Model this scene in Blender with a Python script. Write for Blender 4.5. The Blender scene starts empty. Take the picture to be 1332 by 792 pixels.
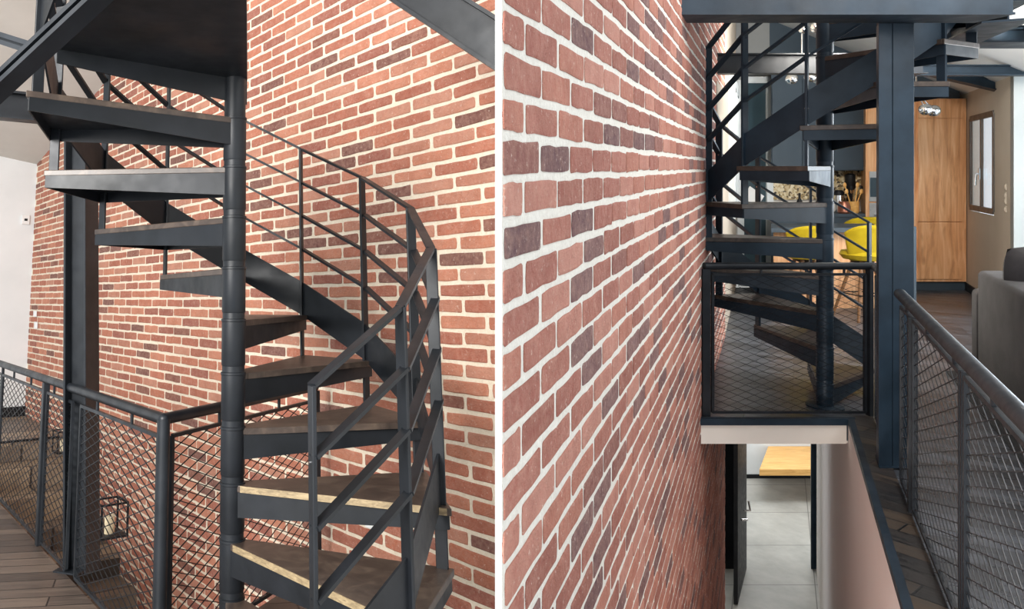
import bpy, math, random
from mathutils import Vector, Matrix
random.seed(7)
PI = math.pi
V3 = Vector
# ------------------------------------------------------------------ camera
F, PX, PY = 1000.0, 345.0, 218.0          # focal length and principal point for a 1332 x 792 frame
sc = bpy.context.scene
COL = sc.collection
cd = bpy.data.cameras.new('camera'); cam = bpy.data.objects.new('camera', cd); COL.objects.link(cam)
cam.location = (0, 0, 0); cam.rotation_euler = (PI/2, 0, 0)
cd.sensor_width = 36; cd.lens = F*36/1332
cd.shift_x = (666-PX)/1332; cd.shift_y = (PY-396)/1332
cd.clip_start = 0.05; cd.clip_end = 200
sc.camera = cam

# ------------------------------------------------------------------ two rooms, two frames
# The right-hand room is level.  The left-hand room is the same size but rigidly turned about
# the world X axis (its floor falls away), one rotation for everything in it.
A = math.atan(0.17); ca, sa = math.cos(A), math.sin(A)
M_LEFT = Matrix(((1, 0, 0, 0), (0, ca, sa, 0), (0, -sa, ca, 0), (0, 0, 0, 1)))
M_RIGHT = Matrix.Identity(4)
M = M_LEFT                                # frame of the room being built

def ray(x, y):
    d = V3(((x-PX)/F, 1, -(y-PY)/F))
    return M.inverted().to_3x3() @ d
def onz(x, y, z):                         # the room point seen at x,y that lies at height z
    d = ray(x, y); return d*(z/d.z)
def onp(x, y, p, n):                      # ... that lies on the plane through p with normal n
    d = ray(x, y); return d*(p.dot(n)/d.dot(n))
def at(x, y, Y):                          # ... at camera depth Y
    return ray(x, y)*Y

# ------------------------------------------------------------------ mesh collector
class MB:
    def __init__(s): s.v = []; s.f = []; s.sm = False
    def add(s, vs, fs):
        b = len(s.v); s.v += [V3(q) for q in vs]; s.f += [tuple(b+i for i in f) for f in fs]; return s
    def box(s, p0, p1):
        x0, y0, z0 = p0; x1, y1, z1 = p1
        return s.add([(x0,y0,z0),(x1,y0,z0),(x1,y1,z0),(x0,y1,z0),(x0,y0,z1),(x1,y0,z1),(x1,y1,z1),(x0,y1,z1)],
                     [(0,3,2,1),(4,5,6,7),(0,1,5,4),(1,2,6,5),(2,3,7,6),(3,0,4,7)])
    def sbox(s, p0, p1):                  # cabinet whose sides run parallel to the long walls of the right room
        x0, y0, z0 = p0; x1, y1, z1 = p1; k = .663*(y1-y0)
        return s.add([(x0,y0,z0),(x1,y0,z0),(x1+k,y1,z0),(x0+k,y1,z0),(x0,y0,z1),(x1,y0,z1),(x1+k,y1,z1),(x0+k,y1,z1)],
                     [(0,3,2,1),(4,5,6,7),(0,1,5,4),(1,2,6,5),(2,3,7,6),(3,0,4,7)])
    def obox(s, c, ax, ay, az, bev=0.0):  # oriented box: centre and three half-axis vectors
        c, ax, ay, az = V3(c), V3(ax), V3(ay), V3(az)
        if bev <= 0:
            vs = [c+i*ax+j*ay+k*az for k in (-1,1) for j in (-1,1) for i in (-1,1)]
            return s.add(vs, [(0,2,3,1),(4,5,7,6),(0,1,5,4),(1,3,7,5),(3,2,6,7),(2,0,4,6)])
        # chamfered box
        import itertools
        la, lb, lc = ax.length, ay.length, az.length
        ua, ub, uc = ax/la, ay/lb, az/lc
        vs = []; idx = {}
        for sx, sy, sz in itertools.product((-1,1), repeat=3):
            for k in range(3):
                l = [la-bev, lb-bev, lc-bev]; l[k] += bev
                idx[(sx,sy,sz,k)] = len(vs); vs.append(c+ua*sx*l[0]+ub*sy*l[1]+uc*sz*l[2])
        fs = []
        for k in range(3):
            for sg in (-1,1):
                o = [i for i in range(3) if i != k]; f = []
                for a_, b_ in ((-1,-1),(1,-1),(1,1),(-1,1)):
                    q = [0,0,0]; q[k] = sg; q[o[0]] = a_; q[o[1]] = b_; f.append(idx[(q[0],q[1],q[2],k)])
                fs.append(f)
        for k in range(3):
            o = [i for i in range(3) if i != k]
            for a_ in (-1,1):
                for b_ in (-1,1):
                    q = [0,0,0]; q[o[0]] = a_; q[o[1]] = b_
                    q1 = q[:]; q1[k] = -1; q2 = q[:]; q2[k] = 1
                    fs.append([idx[(*q1,o[0])], idx[(*q2,o[0])], idx[(*q2,o[1])], idx[(*q1,o[1])]])
        for sx, sy, sz in itertools.product((-1,1), repeat=3):
            fs.append([idx[(sx,sy,sz,k)] for k in range(3)])
        return s.add(vs, fs)
    def bar(s, p0, p1, w, h, up=(0,0,1)): # rectangular bar; w across, h along "up"
        p0, p1 = V3(p0), V3(p1); d = (p1-p0).normalized(); up = V3(up)
        x = d.cross(up)
        if x.length < 1e-5: x = d.cross(V3((1,0,0)))
        x.normalize(); z = x.cross(d).normalized()
        return s.obox((p0+p1)/2, x*w/2, (p1-p0)/2, z*h/2)
    def beam(s, p0, p1, w, h, up=(0,0,1), tf=.011, tw=.008):   # I section
        p0, p1 = V3(p0), V3(p1); d = (p1-p0).normalized(); up = V3(up)
        x = d.cross(up).normalized(); z = x.cross(d).normalized(); a = (p1-p0)/2; c = (p0+p1)/2
        s.obox(c+z*(h/2-tf/2), x*w/2, a, z*tf/2); s.obox(c-z*(h/2-tf/2), x*w/2, a, z*tf/2)
        return s.obox(c, x*tw/2, a, z*(h/2-tf))
    def prism(s, top, bot):               # two polygons with the same count
        n = len(top); b = [V3(q) for q in bot]; t = [V3(q) for q in top]
        return s.add(b+t, [tuple(range(n-1,-1,-1)), tuple(range(n,2*n))]+[(i,(i+1)%n,n+(i+1)%n,n+i) for i in range(n)])
    def plate(s, pts, th):                # polygon thickened along its normal, half each side
        pts = [V3(p) for p in pts]; n = (pts[1]-pts[0]).cross(pts[2]-pts[1]).normalized()*th/2
        return s.prism([p+n for p in pts], [p-n for p in pts])
    def tube(s, p0, p1, r, n=8, r1=None, cap=True):
        p0, p1 = V3(p0), V3(p1); d = (p1-p0).normalized(); r1 = r if r1 is None else r1
        u = d.orthogonal().normalized(); w = d.cross(u)
        vs = [p0+(u*math.cos(2*PI*i/n)+w*math.sin(2*PI*i/n))*r for i in range(n)]
        vs += [p1+(u*math.cos(2*PI*i/n)+w*math.sin(2*PI*i/n))*r1 for i in range(n)]
        fs = [(i,(i+1)%n,n+(i+1)%n,n+i) for i in range(n)]
        if cap: fs += [tuple(range(n-1,-1,-1)), tuple(range(n,2*n))]
        return s.add(vs, fs)
    def path(s, pts, r, n=8):
        for a, b in zip(pts, pts[1:]): s.tube(a, b, r, n)
        for q in pts[1:-1]: s.ball(q, r*1.02, n, 6)
        return s
    def ball(s, c, r, n=16, m=10, sc_=(1,1,1)):
        c = V3(c); vs = []; fs = []
        for j in range(1, m):
            t = PI*j/m
            for i in range(n):
                a = 2*PI*i/n
                vs.append(c+V3((r*sc_[0]*math.sin(t)*math.cos(a), r*sc_[1]*math.sin(t)*math.sin(a), r*sc_[2]*math.cos(t))))
        for j in range(m-2):
            for i in range(n): fs.append((j*n+i,(j+1)*n+i,(j+1)*n+(i+1)%n,j*n+(i+1)%n))
        vs += [c+V3((0,0,r*sc_[2])), c-V3((0,0,r*sc_[2]))]; k = len(vs)
        for i in range(n): fs += [(k-2,i,(i+1)%n), (k-1,(m-2)*n+(i+1)%n,(m-2)*n+i)]
        return s.add(vs, fs)
    def lathe(s, base, prof, n=20):       # prof: list of (r, z)
        base = V3(base); vs = []; m = len(prof)
        for r, z in prof:
            for i in range(n):
                a = 2*PI*i/n; vs.append(base+V3((r*math.cos(a), r*math.sin(a), z)))
        fs = [(j*n+i, j*n+(i+1)%n, (j+1)*n+(i+1)%n, (j+1)*n+i) for j in range(m-1) for i in range(n)]
        fs += [tuple(range(n-1,-1,-1)), tuple(range((m-1)*n, m*n))]
        return s.add(vs, fs)
    def grid(s, fn, nu, nv, th=0.0):      # surface fn(u,v), u,v in 0..1, optional thickness vector field by normal
        vs = [V3(fn(i/nu, j/nv)) for j in range(nv+1) for i in range(nu+1)]
        fs = [(j*(nu+1)+i, j*(nu+1)+i+1, (j+1)*(nu+1)+i+1, (j+1)*(nu+1)+i) for j in range(nv) for i in range(nu)]
        return s.add(vs, fs)
    def build(s, name, mat, parent=None, base=None, smooth=False, bevel=0, solid=0, cols=None):
        """link as one mesh object; vertices become local to the parent thing (or to base)"""
        org = V3(parent['_base']) if parent is not None else (V3(base) if base is not None else s.foot())
        me = bpy.data.meshes.new(name)
        me.from_pydata([tuple(q-org) for q in s.v], [], s.f); me.update()
        import bmesh
        b = bmesh.new(); b.from_mesh(me); bmesh.ops.recalc_face_normals(b, faces=b.faces); b.to_mesh(me); b.free()
        if smooth:
            for p in me.polygons: p.use_smooth = True
            me.set_sharp_from_angle(angle=math.radians(40))
        me.materials.append(mat)
        o = bpy.data.objects.new(name, me); COL.objects.link(o)
        o['_base'] = tuple(org)
        if parent is not None:
            o.parent = parent; o.location = (0, 0, 0)
        else:
            o.matrix_world = M @ Matrix.Translation(org)
        if bevel:
            md = o.modifiers.new('bevel', 'BEVEL'); md.width = bevel; md.segments = 2; md.limit_method = 'ANGLE'
        if solid:
            md = o.modifiers.new('solid', 'SOLIDIFY'); md.thickness = solid; md.offset = 0
        return o
    def foot(s):
        xs = [q.x for q in s.v]; ys = [q.y for q in s.v]; zs = [q.z for q in s.v]
        return V3(((min(xs)+max(xs))/2, (min(ys)+max(ys))/2, min(zs)))

def tag(o, label, cat, group=None):
    o['label'] = label; o['category'] = cat
    if group: o['group'] = group
    return o
def struct(o, label=None, cat=None):
    o['kind'] = 'structure'
    if label: o['label'] = label
    if cat: o['category'] = cat
    return o
def thing(name, base, label, cat, group=None):
    o = bpy.data.objects.new(name, None); COL.objects.link(o)
    o.empty_display_size = .1; o['_base'] = tuple(base)
    o.matrix_world = M @ Matrix.Translation(V3(base))
    return tag(o, label, cat, group)

# ------------------------------------------------------------------ materials
def rgb(r, g, b):                          # photograph sRGB value to linear
    f = lambda c: (c/255/12.92) if c/255 <= .04045 else ((c/255+.055)/1.055)**2.4
    return (f(r), f(g), f(b), 1)
class NT:
    def __init__(s, name):
        s.m = bpy.data.materials.new(name); s.m.use_nodes = True; s.t = s.m.node_tree
        s.t.nodes.clear(); s.out = s.n('ShaderNodeOutputMaterial'); s.p = s.n('ShaderNodeBsdfPrincipled')
        s.l(s.p.outputs[0], s.out.inputs[0]); s.tc = s.n('ShaderNodeTexCoord').outputs['Object']
    def n(s, t, **k):
        q = s.t.nodes.new(t)
        for a, b in k.items(): setattr(q, a, b)
        return q
    def l(s, a, b): s.t.links.new(a, b)
    def map(s, scale=(1,1,1), rot=(0,0,0), src=None):
        q = s.n('ShaderNodeMapping'); q.inputs['Scale'].default_value = scale; q.inputs['Rotation'].default_value = rot
        s.l(src or s.tc, q.inputs[0]); return q.outputs[0]
    def noise(s, scale, detail=4, rough=.55, src=None, dist=0):
        q = s.n('ShaderNodeTexNoise'); q.inputs['Scale'].default_value = scale
        q.inputs['Detail'].default_value = detail; q.inputs['Roughness'].default_value = rough
        q.inputs['Distortion'].default_value = dist
        s.l(src or s.tc, q.inputs['Vector']); return q.outputs['Fac']
    def ramp(s, fac, stops, interp='LINEAR'):
        q = s.n('ShaderNodeValToRGB'); q.color_ramp.interpolation = interp; e = q.color_ramp.elements
        while len(e) < len(stops): e.new(.5)
        for i, (p, c) in enumerate(stops): e[i].position = p; e[i].color = c
        s.l(fac, q.inputs[0]); return q.outputs[0]
    def mix(s, fac, a, b, mode='MIX'):
        q = s.n('ShaderNodeMix', data_type='RGBA', blend_type=mode)
        for val, i in ((fac, 0), (a, 6), (b, 7)):
            if hasattr(val, 'links') or isinstance(val, bpy.types.NodeSocket): s.l(val, q.inputs[i])
            else: q.inputs[i].default_value = val
        return q.outputs[2]
    def math(s, op, a, b=0.0, c=0.0):
        q = s.n('ShaderNodeMath', operation=op)
        for i, val in enumerate((a, b, c)):
            if isinstance(val, bpy.types.NodeSocket): s.l(val, q.inputs[i])
            else: q.inputs[i].default_value = val
        return q.outputs[0]
    def bump(s, h, strength=.3, dist=.01):
        q = s.n('ShaderNodeBump'); q.inputs['Strength'].default_value = strength; q.inputs['Distance'].default_value = dist
        s.l(h, q.inputs['Height']); s.l(q.outputs[0], s.p.inputs['Normal']); return q
    def set(s, col=None, rough=None, metal=None, **k):
        for nm, val in (('Base Color', col), ('Roughness', rough), ('Metallic', metal)):
            if val is None: continue
            if isinstance(val, bpy.types.NodeSocket): s.l(val, s.p.inputs[nm])
            else: s.p.inputs[nm].default_value = val
        for a, b in k.items(): s.p.inputs[a.replace('_', ' ')].default_value = b
        return s.m

def m_paint(name, c1, c2, rough=.5, metal=0., scale=6, bump=.05, spec=.5):
    t = NT(name); n = t.noise(scale, 5, .6); col = t.ramp(n, [(.35, c1), (.68, c2)])
    t.bump(t.noise(160, 2), bump, .002)
    rr = t.ramp(t.noise(scale*2.3, 4), [(.3, (rough-.08,)*3+(1,)), (.75, (rough+.12,)*3+(1,))])
    return t.set(col, rr, metal, Specular_IOR_Level=spec)
STEEL = m_paint('black_steel', rgb(26, 29, 33), rgb(40, 44, 49), .42, .1, 5, .05, .4)
STEEL_B = m_paint('blackened_steel_stair', rgb(20, 23, 26), rgb(33, 36, 41), .42, .1, 4, .05, .35)
STEEL_BLUE = m_paint('blue_grey_steel', rgb(26, 38, 48), rgb(42, 57, 70), .45, .08, 3, .05, .3)
PLASTER = m_paint('plaster_white', rgb(222, 225, 225), rgb(232, 234, 234), .85, 0, 1.2, .03, .2)
PLASTER_W = m_paint('plaster_bright', rgb(242, 242, 240), rgb(248, 248, 247), .8, 0, 1, .01, .2)
CEIL_L = m_paint('ceiling_paint_grey', rgb(196, 192, 184), rgb(208, 204, 196), .9, 0, 1, .01, .2)
PINK = m_paint('plaster_rose_white', rgb(234, 224, 218), rgb(240, 232, 227), .8, 0, .9, .03, .2)
CREAM = m_paint('plaster_cream', rgb(218, 212, 202), rgb(228, 222, 213), .8, 0, 1, .02, .2)
TAUPE = m_paint('plaster_taupe', rgb(178, 167, 152), rgb(188, 178, 164), .85, 0, 1, .02, .2)
CABDARK = m_paint('blue_grey_lacquer', rgb(58, 70, 80), rgb(62, 75, 86), .5, 0, 2, .0, .5)
PILLAR = m_paint('plaster_pale_grey', rgb(172, 178, 178), rgb(182, 187, 186), .85, 0, 1, .01, .2)
GREYP = m_paint('plaster_mid_grey', rgb(132, 134, 134), rgb(142, 144, 144), .85, 0, 1, .01, .2)
MESHM = m_paint('black_mesh_wire', rgb(20, 22, 25), rgb(32, 35, 39), .4, .1, 5, .0, .35)
WHITEP = m_paint('white_plastic', rgb(232, 232, 230), rgb(238, 238, 236), .4, 0, 3, 0)
BLACK = m_paint('black_plastic', rgb(18, 19, 22), rgb(26, 27, 30), .5, 0, 8, 0, .25)
APPL = m_paint('brushed_appliance', rgb(176, 180, 182), rgb(196, 199, 200), .35, .3, 8, 0)
FRAMEW = m_paint('white_window_frame', rgb(205, 212, 214), rgb(218, 223, 224), .4, 0, 2, 0)
FRAMEG = m_paint('brown_grey_window_frame', rgb(70, 64, 60), rgb(82, 75, 70), .45, 0, 4, 0)

def m_simple(name, col, rough=.5, metal=0., **k):
    t = NT(name); return t.set(col, rough, metal, **k)
CHROME = m_simple('chrome', (.8, .8, .8, 1), .06, 1.0)
WAX = m_simple('candle_wax', rgb(232, 214, 178), .6)
LEGWOOD = m_simple('stool_leg_wood', rgb(120, 84, 52), .5)
def m_glass(name, tint, rough=0.02, alpha=.25):
    t = NT(name); g = t.n('ShaderNodeBsdfGlossy'); g.inputs['Roughness'].default_value = rough
    tr = t.n('ShaderNodeBsdfTransparent'); tr.inputs[0].default_value = tint
    mx = t.n('ShaderNodeMixShader'); fr = t.n('ShaderNodeFresnel'); fr.inputs[0].default_value = 1.5
    t.l(t.math('ADD', t.math('MULTIPLY', fr.outputs[0], .35), alpha), mx.inputs[0]); t.l(tr.outputs[0], mx.inputs[1]); t.l(g.outputs[0], mx.inputs[2])
    t.l(mx.outputs[0], t.out.inputs[0]); return t.m
GLASS = m_glass('window_glass', (.97, .99, 1, 1), .02, .02)
GLASS_DARK = m_simple('dark_reflective_glass', rgb(60, 78, 86), .08, .0, Specular_IOR_Level=.9)
OVENGLASS = m_simple('oven_glass', rgb(58, 74, 84), .12, .0, Specular_IOR_Level=.8)
def m_daylight(name, col, st):
    t = NT(name); e = t.n('ShaderNodeEmission'); e.inputs[0].default_value = col; e.inputs[1].default_value = st
    t.l(e.outputs[0], t.out.inputs[0]); return t.m

def m_brick(name, pal):
    t = NT(name); a = t.n('ShaderNodeAttribute', attribute_name='brick_id')
    base = t.ramp(a.outputs['Fac'], pal, 'CONSTANT')
    n1 = t.noise(38, 6, .65); n2 = t.noise(9, 3)
    c = t.mix(t.ramp(n1, [(.3, (0,0,0,1)), (.75, (1,1,1,1))]), base, t.mix(.5, base, rgb(206, 166, 146)), 'MIX')
    c = t.mix(t.ramp(n2, [(.35, (0,0,0,1)), (.7, (.55,.55,.55,1))]), c, t.mix(.45, base, rgb(122, 78, 66)))
    # lime bloom specks
    c = t.mix(t.ramp(t.noise(60, 5, .75), [(.60, (0,0,0,1)), (.70, (.75,.75,.75,1))]), c, rgb(226, 205, 190))
    # dark firing marks and pits
    c = t.mix(t.ramp(t.noise(26, 6, .8), [(.58, (0,0,0,1)), (.70, (.6,.6,.6,1))]), c, t.mix(.5, base, rgb(84, 52, 46)))
    t.bump(t.mix(.5, n1, t.noise(90, 4, .7)), 1.0, .016)
    return t.set(c, .88, 0, Specular_IOR_Level=.2)
PAL_L = [(0, rgb(204,132,104)), (.13, rgb(192,116,90)), (.30, rgb(180,106,84)), (.46, rgb(200,138,114)),
         (.58, rgb(172,100,80)), (.70, rgb(158,92,78)), (.80, rgb(190,126,102)), (.88, rgb(116,76,70)), (.94, rgb(134,84,72))]
PAL_R = [(0, rgb(190,128,112)), (.14, rgb(172,108,94)), (.30, rgb(184,118,100)), (.45, rgb(162,98,86)),
         (.58, rgb(194,134,118)), (.70, rgb(154,92,80)), (.78, rgb(116,86,88)), (.88, rgb(98,72,78)), (.95, rgb(136,86,80))]
BRICK_L = m_brick('terracotta_brick', PAL_L); BRICK_R = m_brick('rose_brick', PAL_R)
def m_mortar(name, c1, c2):
    t = NT(name); n = t.noise(60, 5, .7)
    t.bump(t.noise(110, 4, .7), .8, .006)
    return t.set(t.ramp(n, [(.3, c1), (.7, c2)]), .95, 0, Specular_IOR_Level=.1)
MORTAR_L = m_mortar('lime_mortar', rgb(226, 210, 186), rgb(242, 230, 210))
MORTAR_R = m_mortar('lime_mortar_white', rgb(220, 214, 202), rgb(238, 234, 224))

def m_planks(name, cols, w, l, rot, rough=.4, gap=.04, bump=.25, spec=.5):
    t = NT(name); mp = t.map((1,1,1), (0,0,rot))
    b = t.n('ShaderNodeTexBrick'); t.l(mp, b.inputs['Vector'])
    b.inputs['Scale'].default_value = 1; b.inputs['Brick Width'].default_value = l; b.inputs['Row Height'].default_value = w
    b.inputs['Mortar Size'].default_value = gap*w; b.offset = .37; b.inputs['Mortar Smooth'].default_value = .2
    b.inputs['Color1'].default_value = (0,0,0,1); b.inputs['Color2'].default_value = (1,1,1,1); b.inputs['Mortar'].default_value = (.5,.5,.5,1)
    st = t.n('ShaderNodeMapping'); st.inputs['Scale'].default_value = (1.6, 22, 1); t.l(mp, st.inputs[0])
    g = t.noise(2.2, 6, .65, src=st.outputs[0], dist=.6)
    f = t.math('ADD', t.math('MULTIPLY', b.outputs['Color'], .35), t.math('MULTIPLY', g, .7))
    c = t.ramp(f, [(.28, cols[0]), (.5, cols[1]), (.78, cols[2])])
    c = t.mix(b.outputs['Fac'], c, tuple(x*.35 for x in cols[0][:3])+(1,))
    t.bump(t.math('SUBTRACT', t.math('MULTIPLY', g, .4), b.outputs['Fac']), bump, .004)
    return t.set(c, t.ramp(g, [(.3, (rough-.08,)*3+(1,)), (.7, (rough+.15,)*3+(1,))]), 0, Specular_IOR_Level=spec)
FLOOR_L = m_planks('grey_brown_oak_planks', [rgb(60,52,47), rgb(88,76,68), rgb(120,104,91)], .12, 1.2, math.radians(-8), .42)
FLOOR_R = m_planks('dark_oak_planks', [rgb(38,39,43), rgb(62,64,69), rgb(90,94,101)], .11, .7, math.radians(35), .3, .03, .05)  # blue sky sheen partly put into the plank colours
LEDGE = m_planks('dark_ledge_boards', [rgb(28,28,29), rgb(48,44,42), rgb(84,70,55)], .12, .6, math.radians(56), .38)
STEPW = m_planks('stair_step_wood', [rgb(92,80,70), rgb(130,114,98), rgb(166,146,120)], .3, 2.5, math.radians(-32), .45)
def m_wood(name, cols, grain=(1.5, 18, 18), rough=.4, scale=2, knots=False):
    t = NT(name); mp = t.map(grain); g = t.noise(scale, 7, .62, src=mp, dist=1.1)
    c = t.ramp(g, [(.25, cols[0]), (.5, cols[1]), (.75, cols[2])])
    if knots:
        k = t.noise(3.2, 2, src=t.map((1.6, 1.6, .6)))
        c = t.mix(t.ramp(k, [(.66, (0,0,0,1)), (.74, (.7,.7,.7,1))]), c, cols[0])
    t.bump(g, .12, .003)
    return t.set(c, rough, 0)
TREADW = m_wood('dark_stained_tread_wood', [rgb(44,36,32), rgb(68,57,50), rgb(96,82,70)], (3, 3, 3), .38, 4)
TREADE = m_wood('raw_tread_edge', [rgb(96,82,62), rgb(140,122,92), rgb(176,156,120)], (8, 8, 30), .6, 3)
OAK = m_wood('wild_oak_veneer', [rgb(176,118,78), rgb(226,170,122), rgb(246,206,162)], (5, 5, .5), .5, 2.2, True)
OAKP = m_wood('plain_oak', [rgb(196,140,70), rgb(222,170,96), rgb(236,190,120)], (1.2, 9, 9), .4, 2)
def m_tiles(name):
    t = NT(name); b = t.n('ShaderNodeTexBrick'); sx = t.n('ShaderNodeSeparateXYZ'); t.l(t.tc, sx.inputs[0]); cm = t.n('ShaderNodeCombineXYZ')
    t.l(t.math('ADD', t.math('SUBTRACT', sx.outputs[0], t.math('MULTIPLY', sx.outputs[1], .663)), .36), cm.inputs[0]); t.l(sx.outputs[1], cm.inputs[1]); t.l(cm.outputs[0], b.inputs['Vector'])
    b.offset = 0; b.inputs['Scale'].default_value = 1; b.inputs['Brick Width'].default_value = .9; b.inputs['Row Height'].default_value = .9
    b.inputs['Mortar Size'].default_value = .006
    n = t.noise(2.2, 6, .65)
    c = t.mix(b.outputs['Fac'], t.ramp(n, [(.3, rgb(150,148,142)), (.7, rgb(186,184,177))]), rgb(112,110,106))
    return t.set(c, .38, 0)
TILES = m_tiles('grey_porcelain_tiles')
def m_terrazzo():
    t = NT('terrazzo'); v = t.n('ShaderNodeTexVoronoi'); v.inputs['Scale'].default_value = 34; t.l(t.tc, v.inputs['Vector'])
    sp = t.n('ShaderNodeSeparateColor'); t.l(v.outputs['Color'], sp.inputs[0])
    c = t.ramp(sp.outputs[0], [(0, rgb(206,188,150)), (.35, rgb(226,214,184)), (.6, rgb(176,152,108)), (.8, rgb(112,96,74)), (.92, rgb(60,54,48))], 'CONSTANT')
    return t.set(c, .35, 0)
TERRAZZO = m_terrazzo()
def m_fabric(name, c1, c2, sc_=300):
    t = NT(name); n = t.noise(5, 4); c = t.ramp(n, [(.3, c1), (.7, c2)])
    t.bump(t.noise(sc_, 2), .4, .003)
    t.p.inputs['Sheen Weight'].default_value = .08
    return t.set(c, .9, 0, Specular_IOR_Level=.2)
SOFA = m_fabric('charcoal_velvet', rgb(38,36,37), rgb(60,57,58))
YELLOW = m_fabric('mustard_fabric', rgb(168,144,18), rgb(190,166,32))
RUGM = m_fabric('black_rug_fabric', rgb(16,16,18), rgb(26,26,29))

# ------------------------------------------------------------------ brick wall
def brick_wall(name, p0, dir_, nrm, length, z0, z1, course, pitch, mat_b, mat_m, joint, seed, relief=.008, keep=None, thick=.06, outline=None):
    """wall face through p0 along dir_; nrm faces the room.  every brick is a rounded, chipped slab on the mortar bed"""
    R = random.Random(seed); p0 = V3(p0); d = V3(dir_).normalized(); n = V3(nrm).normalized(); up = V3((0,0,1))
    mb = MB(); ids = []
    nc = int((z1-z0)/course)+1; nb = int(length/pitch)+2
    for c in range(nc):
        zc = z0+(c+.5)*course
        off = (.5 if c % 2 else 0)*pitch+R.uniform(-.05,.05)*pitch
        for b in range(-1, nb):
            s0 = b*pitch+off+R.uniform(-.01,.01)*pitch; s1 = s0+pitch-joint*(1.0+R.uniform(-.25,.25))
            if s0 < 0.0: s0 = 0.0
            if s1 > length: s1 = length
            if s1-s0 < .04: continue
            hh = (course-joint)/2*(1+R.uniform(-.07,.07))
            if keep and not keep((s0+s1)/2, zc): continue
            cx, hw = (s0+s1)/2, (s1-s0)/2; tilt = R.uniform(-.012,.012); dz = R.uniform(-.0015,.0015)
            r = R.uniform(.006,.013)
            out = []
            def P(a, q): out.append((a, q))
            m = 5
            for k in range(m):                      # bottom edge, left to right
                P(-hw+r+(2*hw-2*r)*k/(m-1), -hh+R.uniform(-.003,.0022))
            P(hw-r*.3, -hh+r*.3); P(hw+R.uniform(-.002,.002), 0)
            P(hw-r*.3, hh-r*.3)
            for k in range(m): P(hw-r-(2*hw-2*r)*k/(m-1), hh+R.uniform(-.003,.0022))
            P(-hw+r*.3, hh-r*.3); P(-hw+R.uniform(-.002,.002), 0); P(-hw+r*.3, -hh+r*.3)
            N = len(out); rel = relief*R.uniform(.75,1.2)
            lo = [p0+d*(cx+a)+up*(zc+dz+q+a*tilt)-n*.004 for a, q in out]
            mi = [p0+d*(cx+a)+up*(zc+dz+q+a*tilt)+n*rel*.6 for a, q in out]
            hi = [p0+d*(cx+a*(1-.006/hw))+up*(zc+dz+q*(1-.005/hh)+a*tilt)+n*rel for a, q in out]
            fs = [(i,(i+1)%N,N+(i+1)%N,N+i) for i in range(N)]+[(N+i,N+(i+1)%N,2*N+(i+1)%N,2*N+i) for i in range(N)]+[tuple(range(2*N,3*N))]
            mb.add(lo+mi+hi, fs); ids.append((len(fs), R.random()))
    o_ = outline or [(0, z0), (length, z0), (length, z1), (0, z1)]
    wall = MB().prism([p0+d*a+up*z for a, z in o_], [p0+d*a+up*z-n*thick for a, z in o_])
    return wall, mb, ids
def finish_wall(name, wall, mb, ids, mat_b, mat_m):
    w = struct(wall.build(name, mat_m))
    org = V3(w['_base'])
    me = bpy.data.meshes.new('brickwork'); me.from_pydata([tuple(q-org) for q in mb.v], [], mb.f); me.update()
    at_ = me.attributes.new('brick_id', 'FLOAT', 'FACE'); vals = []
    for k, r in ids: vals += [r]*k
    at_.data.foreach_set('value', vals)
    me.materials.append(mat_b)
    o = bpy.data.objects.new('brickwork', me); COL.objects.link(o); o.parent = w
    return w

# ------------------------------------------------------------------ expanded-metal mesh panel
def mesh_panel(P0, P1, P2, P3, cw, ch, r, parent, mat, name='mesh_infill', r2=None):
    """P0,P1 bottom (left,right), P3,P2 top (left,right); wires in two slanting families clipped to the panel"""
    P0, P1, P2, P3 = map(V3, (P0, P1, P2, P3)); L = ((P1-P0).length+(P2-P3).length)/2; H = ((P3-P0).length+(P2-P1).length)/2
    n = (P1-P0).cross(P3-P0).normalized()
    def pt(a, b):
        u, v = a/L, b/H; return (P0*(1-u)+P1*u)*(1-v)+(P3*(1-u)+P2*u)*v
    mb = MB(); k = ch/cw
    for fam, sl in ((0, k), (1, -k)):
        c0 = -H-L*k if sl > 0 else 0
        lo, hi = (-L*k, H) if sl > 0 else (0, H+L*k)
        i = math.ceil(lo/ch)
        while i*ch < hi:
            c = i*ch                                # b = sl*a + c
            xs = []
            a0, a1 = 0, L
            # clip to 0<=b<=H
            ts = sorted([(0-c)/sl, (H-c)/sl]); a0 = max(a0, ts[0]); a1 = min(a1, ts[1])
            if a1-a0 > 1e-3:
                rr = r if fam else (r2 or r)
                # slight knuckles where strands meet
                steps = max(1, int((a1-a0)/(cw/2)+.5)); pts = []
                for q in range(steps+1):
                    a = a0+(a1-a0)*q/steps
                    pts.append(pt(a, sl*a+c)+n*(.0004 if q % 2 else -.0004))
                for A_, B_ in zip(pts, pts[1:]): mb.tube(A_, B_, rr, 4, cap=False)
            i += 1
    return mb.build(name, mat, parent)

def guard_bay(P0, P1, P2, P3, parent, fr=.016, cw=.095, ch=.046, r=.0022, r2=None):
    """steel frame with expanded mesh; corners as in mesh_panel"""
    P0, P1, P2, P3 = map(V3, (P0, P1, P2, P3)); n = (P1-P0).cross(P3-P0).normalized()
    f = MB()
    for a, b in ((P0,P1),(P1,P2),(P2,P3),(P3,P0)): f.bar(a, b, fr, fr, n)
    o = f.build('mesh_frame', STEEL, parent)
    mesh_panel(P0, P1, P2, P3, cw, ch, r, o, MESHM, 'expanded_mesh', r2)
    return o

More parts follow.
